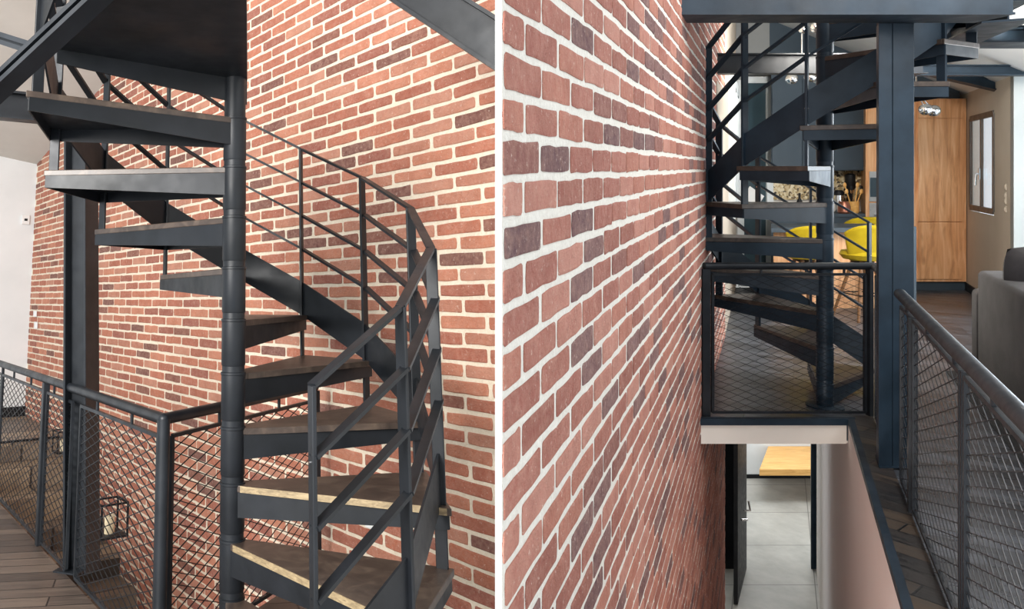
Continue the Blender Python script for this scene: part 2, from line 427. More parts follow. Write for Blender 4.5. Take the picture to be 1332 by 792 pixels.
# ------------------------------------------------------------------ spiral stair
def spiral(name, base, C, ra, rb, th0, dth, z0, rise, kmin, kmax, krail, zfloor, ztop, s, label, prad, mat=None, first=0, worn=()):
    mat = mat or STEEL_B
    C = V3((C[0], C[1], 0)); up = V3((0,0,1))
    T = thing(name, base, label, 'staircase')
    def P(k, z, f=1.0, dang=0.0):
        a = math.radians(th0+dth*k+dang+(first if k == krail[0] else 0)); return C+V3((ra*math.cos(a)*f, rb*math.sin(a)*f, 0))+up*z
    Z = lambda k: z0+rise*k
    def inner(k, z, side, w=.052):
        d = (P(k, 0)-C); d.normalize(); q = up.cross(d)
        return C+d*prad*.3+q*side*w*s*.5+up*z
    # pole with collars
    mb = MB().tube(C+up*zfloor, C+up*ztop, prad*.94, 28)
    p = mb.build('pole', mat, T, smooth=True)
    for k in range(kmin-1, kmax+1):
        z = Z(k)
        if z-.02 < zfloor or z > ztop: continue
        MB().lathe(C, [(prad*.94, z-.17*s), (prad, z-.165*s), (prad, z-.006*s), (prad*1.05, z-.004*s), (prad*1.05, z+.004*s), (prad*.94, z+.006*s)], 28).build('collar', mat, p, smooth=True)
    # base plate
    MB().lathe(C, [(prad*2.2, zfloor), (prad*2.2, zfloor+.012), (prad*1.1, zfloor+.014)], 24).build('base_plate', mat, T)
    for k in range(kmin, kmax+1):
        z = Z(k); ti = .024*s; zt = z-ti
        a0 = inner(k, zt, -1); a1 = inner(k+1, zt, 1)
        o0 = P(k, zt, 1.035, -.8); o1 = P(k+1, zt, 1.035, 1.0)
        hi, ho = .088*s, .048*s; th = .006*s
        tr = MB()
        def wall(q0, q1, h0, h1): tr.plate([q0, q1, q1-up*h1, q0-up*h0], th)
        wall(a0, o0, hi, ho); wall(o0, o1, ho, ho); wall(o1, a1, ho, hi)
        ctr = (a0+a1+o0+o1)/4
        tr.prism([a0, o0, o1, a1], [q-up*.005 for q in (a0, o0, o1, a1)])
        t_ = tr.build('tread_tray', mat, T)
        w0, w1 = inner(k, zt, -1.15), inner(k+1, zt, 1.15)
        v0, v1 = P(k, zt, 1.05, -2.2), P(k+1, zt, 1.05, .8)
        top = [w0, v0, v1, w1]
        tb = MB().prism([q+up*ti for q in top], top).build('tread_board', TREADW, t_, bevel=.003)
        # rough edge strip along the nosing
        e = MB(); d = (v0-w0)
        nrm = d.cross(up).normalized()*.0015*s
        e.prism([w0+d*.04+nrm+up*ti*.97, w0+d*.98+nrm+up*ti*.97, w0+d*.98-nrm+up*ti*.97, w0+d*.04-nrm+up*ti*.97],
                [w0+d*.04+nrm+up*.001, w0+d*.98+nrm+up*.001, w0+d*.98-nrm+up*.001, w0+d*.04-nrm+up*.001]).build('nosing', TREADE if k in worn else TREADW, tb)
    # stringer plates, balusters, rails
    hs = .165*s; levels = (.33*s, .50*s, .67*s); toph = .845*s
    k0, k1 = krail
    for k in range(k0, k1):
        q0, q1 = P(k, Z(k)), P(k+1, Z(k+1))
        MB().plate([q0, q1, q1+up*hs, q0+up*hs], .008*s).build('stringer_plate', mat, T)
        n = (q1-q0).cross(up).normalized()
        for lv in levels:
            MB().bar(P(k, Z(k)+lv, 1.012), P(k+1, Z(k+1)+lv, 1.012), .03*s, .011*s).build('guard_bar', mat, T)
        MB().bar(P(k, Z(k)+toph), P(k+1, Z(k+1)+toph), .03*s, .011*s).build('top_rail', mat, T)
    for k in range(k0, k1+1):
        d = (P(k,0)-C).normalized(); q = up.cross(d)
        lo = Z(k)-(rise+.03*s if k > k0 else rise*2)
        lo = max(lo, zfloor)
        b = P(k, lo); t = P(k, Z(k)+toph)
        po = MB().obox((b+t)/2, d*.02*s, q*.006*s, up*(t-b).length/2, .002).build('baluster', mat, T)
        for h in (hs*.5, .655*s):
            c = P(k, Z(k)+h, .998); MB().tube(c-q*.009*s, c+q*.009*s, .0042*s, 8).build('bolt', CHROME, po)
    return T, P, Z

# =================================================================== LEFT ROOM
M = M_LEFT
FL = -1.46                                      # floor height below the eye
CO = .075                                       # brick course
up = V3((0,0,1))
Wa = V3((.941, 3.743, 0)); dW = V3((-.5305, .8476, 0)); nW = V3((-.8476, -.5305, 0))
# room-side ceiling plane: z = zc(v)
def zc(v): return 1.76+.25*(10.1-v)
s_near = -.45
P0 = Wa+dW*s_near; LEN = 7.5-s_near
w, mb, ids = brick_wall('x', P0, dW, nW, LEN, -3.6, 3.45, CO, .304, None, None, .019, 11, relief=.006,
                        keep=lambda s_, z: z < zc((P0+dW*s_).y)+.06 and not (s_ < 2.1 and z < -2.0),
                        outline=[(0, -2.0), (2.1, -2.0), (2.1, -3.6), (LEN, -3.6), (LEN, 3.3), (0, 3.3)])
finish_wall('wall_right', w, mb, ids, BRICK_L, MORTAR_L)
back = onz(40, 388.0, 0) if False else Wa+dW*7.5
# white end wall, square to the brick wall
e0 = back+dW*.0+nW*-.02; e1 = back+nW*6.5
mbw = MB().prism([e0+up*-3.6, e1+up*-3.6, e1+up*-3.6+dW*.1, e0+up*-3.6+dW*.1], [e0+up*4.2, e1+up*4.2, e1+up*4.2+dW*.1, e0+up*4.2+dW*.1])
struct(mbw.build('wall_back', PLASTER))
# sloping ceiling
c = [V3((-9, 3.4, 0)), V3((2.6, 3.4, 0)), V3((2.6, 11.5, 0)), V3((-9, 15.5, 0))]
c = [V3((q.x, q.y, zc(q.y))) for q in c]
struct(MB().prism([q+up*.08 for q in c], c).build('ceiling', CEIL_L))

# guard line on the floor
g_far = onz(0, 655, FL); g_col = onz(104, 745, FL)
rail_top = FL+.965
cor_t = onz(213, 545, rail_top); end_t = onz(410, 503, rail_top)
g_cor = V3((cor_t.x, cor_t.y, FL)); g_end = V3((end_t.x, end_t.y, FL))
gd = (g_cor-g_far).normalized()
g_start = g_cor-gd*5.6
# where the guard line meets the wall
def to_wall(p, d):
    t = (Wa-p).dot(nW)/d.dot(nW); return p+d*t
ge = (g_end-g_cor).normalized(); g_wall = to_wall(g_cor, ge)
near_w = Wa+dW*-.55+up*FL
camside = [V3((-5.5, 1.2, FL)), V3((1.25, 1.2, FL))]
fl = [g_start, g_cor, V3((g_wall.x, g_wall.y, FL)), near_w, camside[1], V3((-7.5, 1.2, FL)), ]
fl = [V3((q.x, q.y, FL)) for q in fl]
struct(MB().prism(fl, [q-up*.18 for q in fl]).build('floor', FLOOR_L))
# landing floor beyond the stairwell
t_top = 5.75
def WP(t, w_, z): return Wa+dW*t+nW*w_+up*z       # wall coordinates: along, out from wall, height
def guard_at(t):                                  # distance from wall of the guard line at wall position t
    # line g_start->g_cor
    a = g_cor-Wa; ta = a.dot(dW); wa = a.dot(nW); b = g_start-Wa; tb = b.dot(dW); wb = b.dot(nW)
    return wa+(wb-wa)*(t-ta)/(tb-ta)
ln = [WP(t_top, 0, FL), WP(7.5, 0, FL), WP(7.5, guard_at(7.5), FL), WP(t_top, guard_at(t_top), FL)]
struct(MB().prism(ln, [q-up*.18 for q in ln]).build('floor', STEPW))
bb = MB().prism([WP(7.485,.0,FL), WP(7.485,3,FL), WP(7.47,3,FL), WP(7.47,.0,FL)], [WP(7.485,.0,FL+.12), WP(7.485,3,FL+.12), WP(7.47,3,FL+.12), WP(7.47,.0,FL+.12)])
struct(bb.build('baseboard_back', BLACK))
# descending flight beside the brick wall
T = thing('stair_flight', WP(3.6, .5, -3.5), 'grey-brown wooden stair flight descending along the brick wall behind the mesh guard', 'stairs')
for i in range(1, 9):
    t1 = t_top-.385*(i-1); t0 = t1-.385; z = FL-.19*i
    wo = min(guard_at(t0), guard_at(t1))-.03
    MB().prism([WP(t0-.03, .004, z), WP(t1, .004, z), WP(t1, wo, z), WP(t0-.03, wo, z)],
               [WP(t0-.03, .004, z-.04), WP(t1, .004, z-.04), WP(t1, wo, z-.04), WP(t0-.03, wo, z-.04)]).build('step', STEPW, T, bevel=.004)
    MB().prism([WP(t1-.02, .004, z), WP(t1, .004, z), WP(t1, wo, z), WP(t1-.02, wo, z)],
               [WP(t1-.02, .004, z+.15), WP(t1, .004, z+.15), WP(t1, wo, z+.15), WP(t1-.02, wo, z+.15)]).build('riser', STEPW, T)
tt = [WP(t_top, .004, FL), WP(t_top, guard_at(t_top)-.03, FL)]
tag(MB().bar(tt[0]+up*.004, tt[1]+up*.004, .03, .02).build('nosing_strip', BLACK), 'black metal nosing at the head of the descending flight', 'nosing')
# wall of the stairwell below the guard
q0, q1 = g_start, g_cor; nn = gd.cross(up)
struct(MB().prism([q0-up*.19, q1-up*.19, q1-up*.19+nn*-.1, q0-up*.19+nn*-.1], [q0-up*2.4, q1-up*2.4, q1-up*2.4+nn*-.1, q0-up*2.4+nn*-.1]).build('wall_stairwell', PLASTER))

# ---- guard rail with mesh (left)
G = thing('mesh_guard_rail', g_col, 'black tube guard rail with mesh bays either side of the left steel column', 'railing')
hr = .024
gl = g_start+gd*1.2
def at_rail(p, z): return V3((p.x, p.y, z))
MB().path([at_rail(gl, rail_top), at_rail(g_cor, rail_top), at_rail(g_end, rail_top)], hr, 16).build('handrail', STEEL, G, smooth=True)
def posts(p, w_=.02, ztop=None, dirv=gd, d_=.02):
    MB().obox(V3((p.x, p.y, (FL+(ztop or rail_top-.02))/2)), dirv*w_, dirv.cross(up)*d_, up*((ztop or rail_top-.02)-FL)/2, .003).build('post', STEEL, G)
# posts by the column of pixels they occupy
def line_at_x(x, a, b, z):                     # point of vertical plane a-b seen at column x, height z
    n = (b-a).cross(up).normalized(); d = ray(x, 500); p = d*(a.dot(n)/d.dot(n)) ; return V3((p.x, p.y, z))
xs_posts = [line_at_x(60, g_far, g_cor, FL)]
for p in xs_posts: posts(p, .022)
pfar = line_at_x(3, g_far, g_cor, FL); posts(pfar, .01, d_=.01)
MB().tube(g_cor, at_rail(g_cor, rail_top), .027, 18).build('corner_post', STEEL, G, smooth=True)
posts(g_end, .02)
zb, zt_ = FL+.03, rail_top-.075
def bay(a, b, **k):
    a = V3(a); b = V3(b)
    return guard_bay(at_rail(a, zb), at_rail(b, zb), at_rail(b, zt_), at_rail(a, zt_), G, cw=.125, ch=.047, r=.0026, **k)
p60 = xs_posts[0]
bay(gl, pfar-gd*.03); bay(pfar+gd*.02, p60-gd*.05)
colp = line_at_x(100, g_far, g_cor, FL)
bay(p60+gd*.05, colp-gd*.06); bay(colp+gd*.1, g_cor-gd*.05)
bay(g_cor+ge*.06, g_end-ge*.05)
for a, b in ((p60, colp), (colp, g_cor), (g_cor, g_end), (pfar, p60)):
    for f in (.3, .7):
        q = a+(b-a)*f; MB().tube(at_rail(q, zt_), at_rail(q, rail_top), .008, 8).build('bracket', STEEL, G)

# ---- steel H column
def column(p, ax, ay, z0, z1, w_, h_, mat, label, tf=.014, tw=.01, lean=None):
    T = thing('steel_column', V3((p.x, p.y, z0)), label, 'column')
    m = MB(); H = (z1-z0)/2; c = V3((p.x, p.y, (z0+z1)/2)); axv = up*H if lean is None else lean*H
    f = MB().obox(c+ay*(h_/2), ax*w_/2, ay*tf/2, axv, .002).obox(c-ay*(h_/2), ax*w_/2, ay*tf/2, axv, .002)
    f.obox(c, ax*tw/2, ay*(h_/2-tf/2), axv)
    f.build('shaft', mat, T)
    MB().obox(V3((p.x, p.y, z0+.004)), ax*(w_*.52), ay*(h_*.56), up*.004).build('foot_plate', mat, T)
    return T
# orient flanges: axis along the guard
cx_ = line_at_x(111, g_far, g_cor, FL)
a_ax = V3((.35, .94, 0)).normalized(); a_ay = V3((.94, -.35, 0)).normalized()
cx_ = onz(107, 741, FL)
column(cx_+V3((-.012-.041,0,0))*1.0+V3((.0,.0,0)), a_ax, a_ay, FL, .93, .14, .135, STEEL, 'tall black steel H column standing in the line of the mesh guard on the left', lean=V3((-.041, 0, 1)))

# ---- spiral stair
Cx, Cy = -.121, 3.0
# height of the eye row at the pole is z=0
TL, PL, ZL = spiral('spiral_staircase', (Cx, Cy, FL), (Cx, Cy), .735, 1.0, -73, 27.7, -1.067, .197, -1, 9, (0, 12), FL, .96, 1.0,
    'black spiral staircase with wooden treads before the bricks, in the left room', .0455, None, 2.2, (1, 2, 9))
# landing plate at the head of the stair
zl = ZL(10)
fr0 = V3((Cx, Cy, zl-.03)); p10 = PL(10, zl-.03, 1.05)
e1_ = onz(80, 55, zl-.03); e1_ = fr0+(p10-fr0).normalized()*((e1_-fr0).length*.98)
rA = onz(316, 60, zl-.03); rB = onz(316, -260, zl-.03); lB = onz(260, -300, zl-.03)
poly = [fr0+V3((.045,.03,0)), e1_, lB, rB]
LT = MB().prism([q+up*.03 for q in poly], poly).build('landing_plate', STEEL_B, TL)
MB().plate([poly[0], e1_, e1_-up*.05, poly[0]-up*.10], .008).build('edge_plate', STEEL_B, LT)
MB().plate([poly[0], rB, rB+up*.12, poly[0]+up*.12], .006).build('side_plate', STEEL_B, LT)

# ---- overhead beams
def ibeam(p0, p1, w_, h_, label, mat=STEEL, group=None, upv=(0,0,1)):
    o = MB().beam(p0, p1, w_, h_, upv, .014, .01).build('steel_beam', mat); return tag(o, label, 'beam', group)
# nearest, crossing the top left corner
ibeam(at(-60, 168, 2.25), at(190, -65, 1.95), .066, .04, 'black steel I-beam slanting up across the top left corner over the stair')
ibeam(at(-60, 30, 2.5), at(46, 64, 2.2), .05, .035, 'short black steel beam joining the slanting corner beam from the left edge')
ibeam(at(-80, 128, 4.4), at(112, 148, 4.9), .1, .17, 'blue-grey steel beam behind the topmost tread at the left edge')
ibeam(at(740, 118, 2.6), at(440, -75, 3.2), .07, .16, 'dark steel beam slanting across the top right corner of the brick wall', STEEL_B)

# ---- small fittings on walls
def onwall(x, y): return onp(x, y, Wa+nW*.012, nW)
def wallplate(name, x, y, w_, h_, label, cat, group=None, dots=True):
    p = onwall(x, y)
    T = thing(name, p, label, cat, group)
    MB().obox(p+nW*.004, dW*w_/2, up*h_/2, nW*.005, .002).build('cover_plate', WHITEP, T)
    MB().obox(p+nW*.011, dW*w_*.3, up*h_*.3, nW*.003, .001).build('rocker', WHITEP, T)
wallplate('wall_outlet', 484, 673, .10, .115, 'white square wall outlet on the brick wall behind the lower treads', 'outlet')
wallplate('light_switch', 46, 408, .13, .075, 'upper white light switch near the far end of the brick wall', 'switch')
wallplate('light_switch', 47, 423, .13, .085, 'lower white light switch near the far end of the brick wall', 'switch')
bw0 = back; p = onp(33, 286, bw0-dW*.004, dW)
Tm = thing('thermostat', p, 'small white thermostat box on the white end wall beside the bricks', 'thermostat')
MB().obox(p-dW*.015, nW*.05, up*.06, dW*.015, .004).build('housing', WHITEP, Tm)
MB().obox(p-dW*.032, nW*.02, up*.015, dW*.002).build('display', BLACK, Tm)

# ---- lanterns on the steps
def lantern(t, w_, z, sz, h, label):
    b = WP(t, w_, z); T = thing('candle_lantern', b, label, 'lantern', None)
    f = MB(); r_ = .006
    cs = [b+dW*i*sz/2+nW*j*sz/2 for i, j in ((-1,-1),(1,-1),(1,1),(-1,1))]
    for i in range(4):
        f.bar(cs[i]+up*.006, cs[(i+1)%4]+up*.006, .011, .011); f.bar(cs[i]+up*h, cs[(i+1)%4]+up*h, .011, .011); f.bar(cs[i], cs[i]+up*h, .011, .011, dW)
    f.build('frame', BLACK, T)
    MB().obox(b+up*.008, dW*sz/2, nW*sz/2, up*.004).build('tray', BLACK, T)
    cdl = MB().lathe(b, [(.001,.012),(.032,.012),(.032,.11),(.029,.115),(.001,.112)], 20).build('candle', WAX, T, smooth=True)
    MB().tube(b+up*.11, b+up*.13, .002, 6).build('wick', BLACK, cdl)
    MB().lathe(b, [(.034,.11),(.037,.11),(.037,.15),(.034,.15)], 20).build('glass_cup', GLASS, T, smooth=True)
def stepz(t): 
    import math as m_
    i = m_.ceil((t_top-t)/.385); return FL-.19*max(i, 0)
def lantern_at(x, y, label, sz=.2, h=.3):
    # find the step whose surface is seen there
    for i in range(0, 9):
        z = FL-.19*i; p = onz(x, y, z); t = (p-Wa).dot(dW); w_ = (p-Wa).dot(nW)
        if abs(stepz(t)-z) < 1e-6: lantern(t, w_, z, sz, h, label); return
    p = onz(x, y, FL); lantern((p-Wa).dot(dW), (p-Wa).dot(nW), FL, sz, h, label)
lantern_at(82, 588, 'black wire candle lantern on the upper steps, seen through the mesh left of the column', .16, .2)
lantern_at(142, 696, 'black wire candle lantern with cream candle on a lower step, right of the column', .17, .2)

# =================================================================== RIGHT ROOM
M = M_RIGHT
FR = -1.65; K = .663                              # true sideways measure c = X - K*Y
def RP(c, Y, z=0.0): return V3((c+K*Y, Y, z))
dR = V3((K, 1, 0)).normalized(); nR = V3((1, -K, 0)).normalized()
cw_ = -.488                                       # brick wall
def rx(x, Y, y): return at(x, y, Y)
# partition between the two rooms: plaster faces the left room, bricks face the right one; white bead on the nose
nose_Y = 1.375
A0 = at(653, 218, nose_Y); A0.z = 0
yb = 4.2
wl_dir = V3(((647.9-PX)/F, 1, 0))
wd, mb, ids = brick_wall('x', RP(cw_, nose_Y+.002), dR, nR, (7.5-nose_Y)*math.sqrt(1+K*K), -4.7, 1.6, .078, .276, None, None, .0185, 5, relief=.0035, thick=.003)
finish_wall('wall_left', wd, mb, ids, BRICK_R, MORTAR_R)
# wedge-shaped body of the partition
n0 = at(648.2, 218, nose_Y); n0.z = 0; n1 = at(652.8, 218, nose_Y); n1.z = 0
f0 = wl_dir*4.6; f0.z = 0
f1 = RP(cw_-.0025, 4.6)
n1b = n1+V3((.0, .02, 0))
pl = [n0, n1, n1+V3((0,.04,0)), RP(cw_-.0025, nose_Y+.05), f1, f0]
struct(MB().prism([q+up*-3.2 for q in pl], [q+up*3.0 for q in pl]).build('wall_partition', PLASTER_W))

# slab, fascia and floor beyond the well
cE = .48                                           # well edge
Yp = 5.08                                         # far edge of the well
fw = [RP(cw_, Yp-.04), RP(cE, Yp-.04), RP(cE+.002, .9), RP(3.2, .9), RP(3.2, 10.6), RP(cw_-.9, 10.6), RP(cw_, 7.4)]
fw = [V3((q.x, q.y, FR)) for q in fw]
struct(MB().prism(fw, [q-up*.14 for q in fw]).build('floor', FLOOR_R))
# wood ledge strip under the guard and steel edge trim
cG = .655
ld = [RP(cE+.036, Yp), RP(cG-.01, Yp), RP(cG-.01, .95), RP(cE+.036, .95)]
struct(MB().prism([q+up*(FR+.012) for q in ld], [q+up*(FR+.001) for q in ld]).build('trim_1', LEDGE))
tb = [RP(cE-.004, Yp-.06), RP(cE+.036, Yp-.06), RP(cE+.036, .95), RP(cE-.004, .95)]
struct(MB().prism([q+up*(FR+.014) for q in tb], [q+up*(FR-.022) for q in tb]).build('trim_2', STEEL_BLUE))
tb = [RP(cw_+.002, Yp-.075), RP(cE+.045, Yp-.075), RP(cE+.045, Yp-.035), RP(cw_+.002, Yp-.035)]
struct(MB().prism([q+up*(FR+.014) for q in tb], [q+up*(FR-.028) for q in tb]).build('trim_3', STEEL_BLUE))
fa = [RP(cw_-.02, Yp-.055), RP(cE-.012, Yp-.055), RP(cE-.012, Yp-.035), RP(cw_-.02, Yp-.035)]
struct(MB().prism([q+up*(FR-.03) for q in fa], [q+up*(FR-.155) for q in fa]).build('trim_4', CREAM))
# wall under the guard
LZ = -4.64
wl = [RP(cE, .95), RP(cE, 8.95), RP(cE+.1, 8.95), RP(cE+.1, .95)]
struct(MB().prism([q+up*(FR-.023) for q in wl], [q+up*LZ for q in wl]).build('wall_right', PINK))
# lower ceiling (underside of slab) and lower floor
lc = [RP(cw_-.3, Yp-.03), RP(cE+.02, Yp-.03), RP(3, 8), RP(3, 12), RP(-2, 12), RP(-1.2, 8)]
struct(MB().prism([q+up*(FR-.141) for q in lc], [q+up*(FR-.158) for q in lc]).build('ceiling', CREAM))
lf_ = [RP(cw_-.9, 1.5), RP(cE+1.6, 1.5), RP(3, 12), RP(-2.5, 12)]
struct(MB().prism([q+up*LZ for q in lf_], [q+up*(LZ-.1) for q in lf_]).build('floor', TILES))
# lower end wall with skirting, oak bench
Yw = 11.5
struct(MB().box((RP(-2.6,Yw).x, Yw, LZ), (RP(2.8,Yw).x, Yw+.1, FR-.15)).build('wall_lower', PLASTER))
struct(MB().box((RP(-2.0,Yw).x, Yw-.02, LZ), (RP(2.0,Yw).x, Yw, LZ+.055)).build('baseboard_lower', BLACK))
struct(MB().prism([RP(-1.6,8.9,LZ),RP(-1.5,8.9,LZ),RP(-1.5,11.6,LZ),RP(-1.6,11.6,LZ)],[RP(-1.6,8.9,-1.8),RP(-1.5,8.9,-1.8),RP(-1.5,11.6,-1.8),RP(-1.6,11.6,-1.8)]).build('wall_lower_left', PLASTER))
b0 = at(1004, 583, 11.4); b1 = at(1003, 610, 10.6)
T = thing('oak_bench', V3((b0.x+.5, 11, -4.24)), 'floating oak bench on the white wall of the lower corridor', 'bench')
MB().prism([V3((b0.x, 11.48, -4.16)), V3((b0.x+1.3, 11.48, -4.16)), V3((b0.x+1.25, 10.6, -4.16)), V3((b1.x-.16, 10.6, -4.16))],
           [V3((b0.x, 11.48, -4.245)), V3((b0.x+1.3, 11.48, -4.245)), V3((b0.x+1.25, 10.6, -4.245)), V3((b1.x-.16, 10.6, -4.245))]).build('seat_board', OAKP, T)
MB().box((b0.x+.8, 11.3, -4.4), (b0.x+1.0, 11.47, -4.246)).build('wall_bracket', BLACK, T)
# lower door frame and open leaf
Yd = 8.95
T = struct(MB().sbox((at(1055,218,Yd-.06).x, Yd-.06, LZ), (at(1066,218,Yd-.06).x, Yd+.06, FR-.16)).build('door_1', STEEL_BLUE))
MB().sbox((at(938,218,Yd-.06).x, Yd-.06, LZ), (at(963,218,Yd-.06).x, Yd+.06, FR-.16)).build('jamb', BLACK, T)
struct(MB().box((RP(cE+.0,Yd).x+.0, Yd-.02, LZ), (RP(cE+2.2,Yd).x, Yd+.05, FR-.16)).build('wall_lower_front', PLASTER))
h0 = V3((at(962,218,Yd).x, Yd-.06, 0)); h1 = V3((at(958,218,8.1).x, 8.15, 0))
Td = thing('door_leaf', V3((h0.x, h0.y, LZ+.01)), 'dark open door leaf with lever handle at the foot of the brick wall', 'door')
MB().prism([h0+up*(LZ+.01), h1+up*(LZ+.01), h1+V3((.045,.0,LZ+.01)), h0+V3((.045,0,LZ+.01))],
           [h0+up*(FR-.2), h1+up*(FR-.2), h1+V3((.045,.0,FR-.2)), h0+V3((.045,0,FR-.2))]).build('panel', BLACK, Td)
hp = at(968, 664, 8.22)
hd = MB().tube(hp, hp+V3((.07,0,0)), .009, 8).tube(hp+V3((.065,0,0)), hp+V3((.06,.02,.09)), .009, 8)
o = hd.build('lever_handle', CHROME, Td, smooth=True)
hp2 = at(968, 676, 8.22); MB().tube(hp2-V3((.03,0,0)), hp2+V3((.035,0,0)), .012, 10).build('key_cylinder', CHROME, Td, smooth=True)

# ---- guard rail round the well
def steel_rail_group():
    zt = FR+1.0
    Gp = thing('mesh_guard_rail', RP(cw_+.1, Yp, FR), 'black mesh guard across the far end of the stairwell against the brick wall', 'railing')
    L0, L1 = RP(cw_+.02, Yp, zt), RP(cG-.0, Yp, zt)
    L1 = at(1137, 348, Yp); L1.z = zt
    MB().tube(L0, L1, .024, 16).ball(L1, .0245, 12, 8).build('handrail', STEEL, Gp, smooth=True)
    a = at(918, 348, Yp); MB().box((a.x-.03, Yp-.02, FR+.012), (a.x+.02, Yp+.02, zt-.02)).build('post', STEEL, Gp)
    b = at(1131, 348, Yp); MB().box((b.x-.012, Yp-.02, FR+.012), (b.x+.012, Yp+.02, zt-.02)).build('post', STEEL, Gp)
    zb_, zt2 = FR+.035, zt-.055
    guard_bay(V3((a.x+.045, Yp, zb_)), V3((b.x-.03, Yp, zb_)), V3((b.x-.03, Yp, zt2)), V3((a.x+.045, Yp, zt2)), Gp, .016, .11, .045, .0021, .0012)
    for x in (990, 1098): q = at(x, 350, Yp); MB().tube(V3((q.x, Yp, zt2)), V3((q.x, Yp, zt)), .008, 8).build('bracket', STEEL, Gp)
    # side guard
    Gs = thing('mesh_guard_rail', RP(cG, 3, FR), 'black tube guard rail with diamond mesh running beside the open stairwell past the sofa', 'railing')
    c2 = cG
    R0 = RP(c2, 4.02, zt-.01); R1 = RP(c2, .95, zt-.01)
    MB().tube(R0, R1, .026, 18).ball(R0, .027, 14, 10).build('handrail', STEEL, Gs, smooth=True)
    def yx(x): return c2/((x-1008)/1000)
    ys = [yx(1187), yx(1253.), yx(1410)]
    for i, y_ in enumerate(ys):
        w_ = .022 if i != 1 else .009
        c = RP(c2, y_, 0); MB().obox(V3((c.x, c.y, (FR+.012+zt-.06)/2)), nR*w_*.8, dR*w_, up*((zt-.06-FR-.012)/2)).build('post', STEEL, Gs)
    ends = [4.02, ys[0], ys[1], ys[2], .95]
    for i in range(4):
        a, b = RP(c2, ends[i]-.04), RP(c2, ends[i+1]+.03)
        z1_, z2_ = FR+.04, zt-.07
        guard_bay(a+up*z1_, b+up*z1_, b+up*z2_, a+up*z2_, Gs, .016, .16, .052, .0019)
    for y_ in (3.8, 3.3, 2.8, 2.3, 1.8): q = RP(c2, y_); MB().tube(q+up*(zt-.07), q+up*(zt-.02), .008, 8).build('bracket', STEEL, Gs)
    # short return between far guard and column
    Gr = thing('mesh_guard_rail', RP(cG, 4.7, FR), 'short black mesh return panel between the far guard and the steel column', 'railing')
    a, b = RP(cG, 4.98), RP(cG, 4.45)
    guard_bay(a+up*(FR+.035), b+up*(FR+.035), b+up*(zt-.055), a+up*(zt-.055), Gr, .016, .10, .045, .0021)
    MB().tube(RP(cG, 5.03, zt), RP(cG, 4.35, zt), .022, 12).build('handrail', STEEL, Gr, smooth=True)
steel_rail_group()

# ---- column and fascia beam
pc = at(1166, 218, 4.25); pc.z = 0
axr = V3((1, 0, 0)); ayr = V3((0, 1, 0))
T = thing('steel_column', V3((pc.x, pc.y, FR)), 'blue-grey steel column beside the stairwell carrying the wide overhead beam', 'column')
x0, x1 = at(1143,218,4.2).x, at(1189,218,4.2).x; xm = at(1161,218,4.2).x
MB().sbox((x0, 4.2, FR+.012), (xm-.002, 4.30, .79)).sbox((xm+.002, 4.2, FR+.012), (x1, 4.36, .79)).sbox((xm-.01, 4.206, FR+.012), (xm+.01, 4.35, .79)).build('shaft', STEEL_BLUE, T, bevel=.003)
MB().sbox((x0-.004, 4.19, FR+.012), (x1+.004, 4.37, FR+.02)).build('foot_plate', STEEL_BLUE, T)
Yb = 4.0
zb0 = (218-24)/1000*Yb
l_, r_ = at(880, 0, Yb).x, at(1318, 0, Yb).x
m = MB().box((l_, Yb, zb0+.03), (r_, Yb+.03, 1.35)).box((l_, Yb-.012, zb0+.018), (r_, Yb+.22, zb0+.032)).box((l_, Yb+.19, zb0+.03), (r_, Yb+.22, 1.35))
tag(m.build('fascia_beam', STEEL_BLUE), 'wide blue-grey steel fascia beam across the top above the steel column', 'beam')

# ---- spiral stair, second view
XC, YC = 3.858, 5.30
TR, PR, ZR = spiral('spiral_staircase', (XC, YC, FR), (XC, YC), .75, .75, -133-27.7*2, 27.7, .26-.5, .25, -5, 5, (-5, 7), FR, 1.3, 1.28,
    'blue-black steel spiral staircase rising behind the far mesh guard, kitchen beyond', .05, STEEL_BLUE)

# ---- upper beams and ceiling
def zr(c): return 1.0+.40*(2.58-c)
cp = [(-.75, 4.4), (2.62, 4.4), (2.62, 11.1), (-.95, 11.1)]
cpl = [RP(c_, y_, zr(c_)) for c_, y_ in cp]
struct(MB().prism([q+up*.08 for q in cpl], cpl).build('ceiling', PLASTER))
cq = [RP(2.58, 2.4, 1.0), RP(5.2, 2.4, 1.0), RP(5.2, 8.4, 1.0), RP(2.58, 8.4, 1.0)]
struct(MB().prism([q+up*.08 for q in cq], cq).build('ceiling', PLASTER))
Yt = 6.5
tag(MB().beam(V3((at(928,0,Yt).x, Yt, .875)), V3((at(1200,0,Yt).x, Yt, .875)), .12, .17).build('steel_beam', STEEL_B), 'dark steel tie beam crossing behind the stair balusters from the brick wall', 'beam')
tag(MB().beam(V3((at(1150,0,8.).x, 8., 1.01)), V3((at(1450,0,8.).x, 8., 1.01)), .12, .11).build('steel_beam', STEEL_BLUE), 'blue-grey horizontal ceiling beam above the kitchen window', 'beam')
tag(MB().beam(V3((at(1195,0,9).x, 9., 1.17)), at(1303, 113, 9.), .1, .12).build('steel_beam', STEEL_BLUE), 'short sloping rafter under the white ceiling near the kitchen window', 'beam')
tag(MB().beam(V3((at(1225,0,5.6).x, 5.6, .95)), V3((at(1480,0,5.6).x, 5.6, .95)), .3, .12).build('steel_beam', STEEL_BLUE), 'blue-grey beam at the upper right under the landing', 'beam')

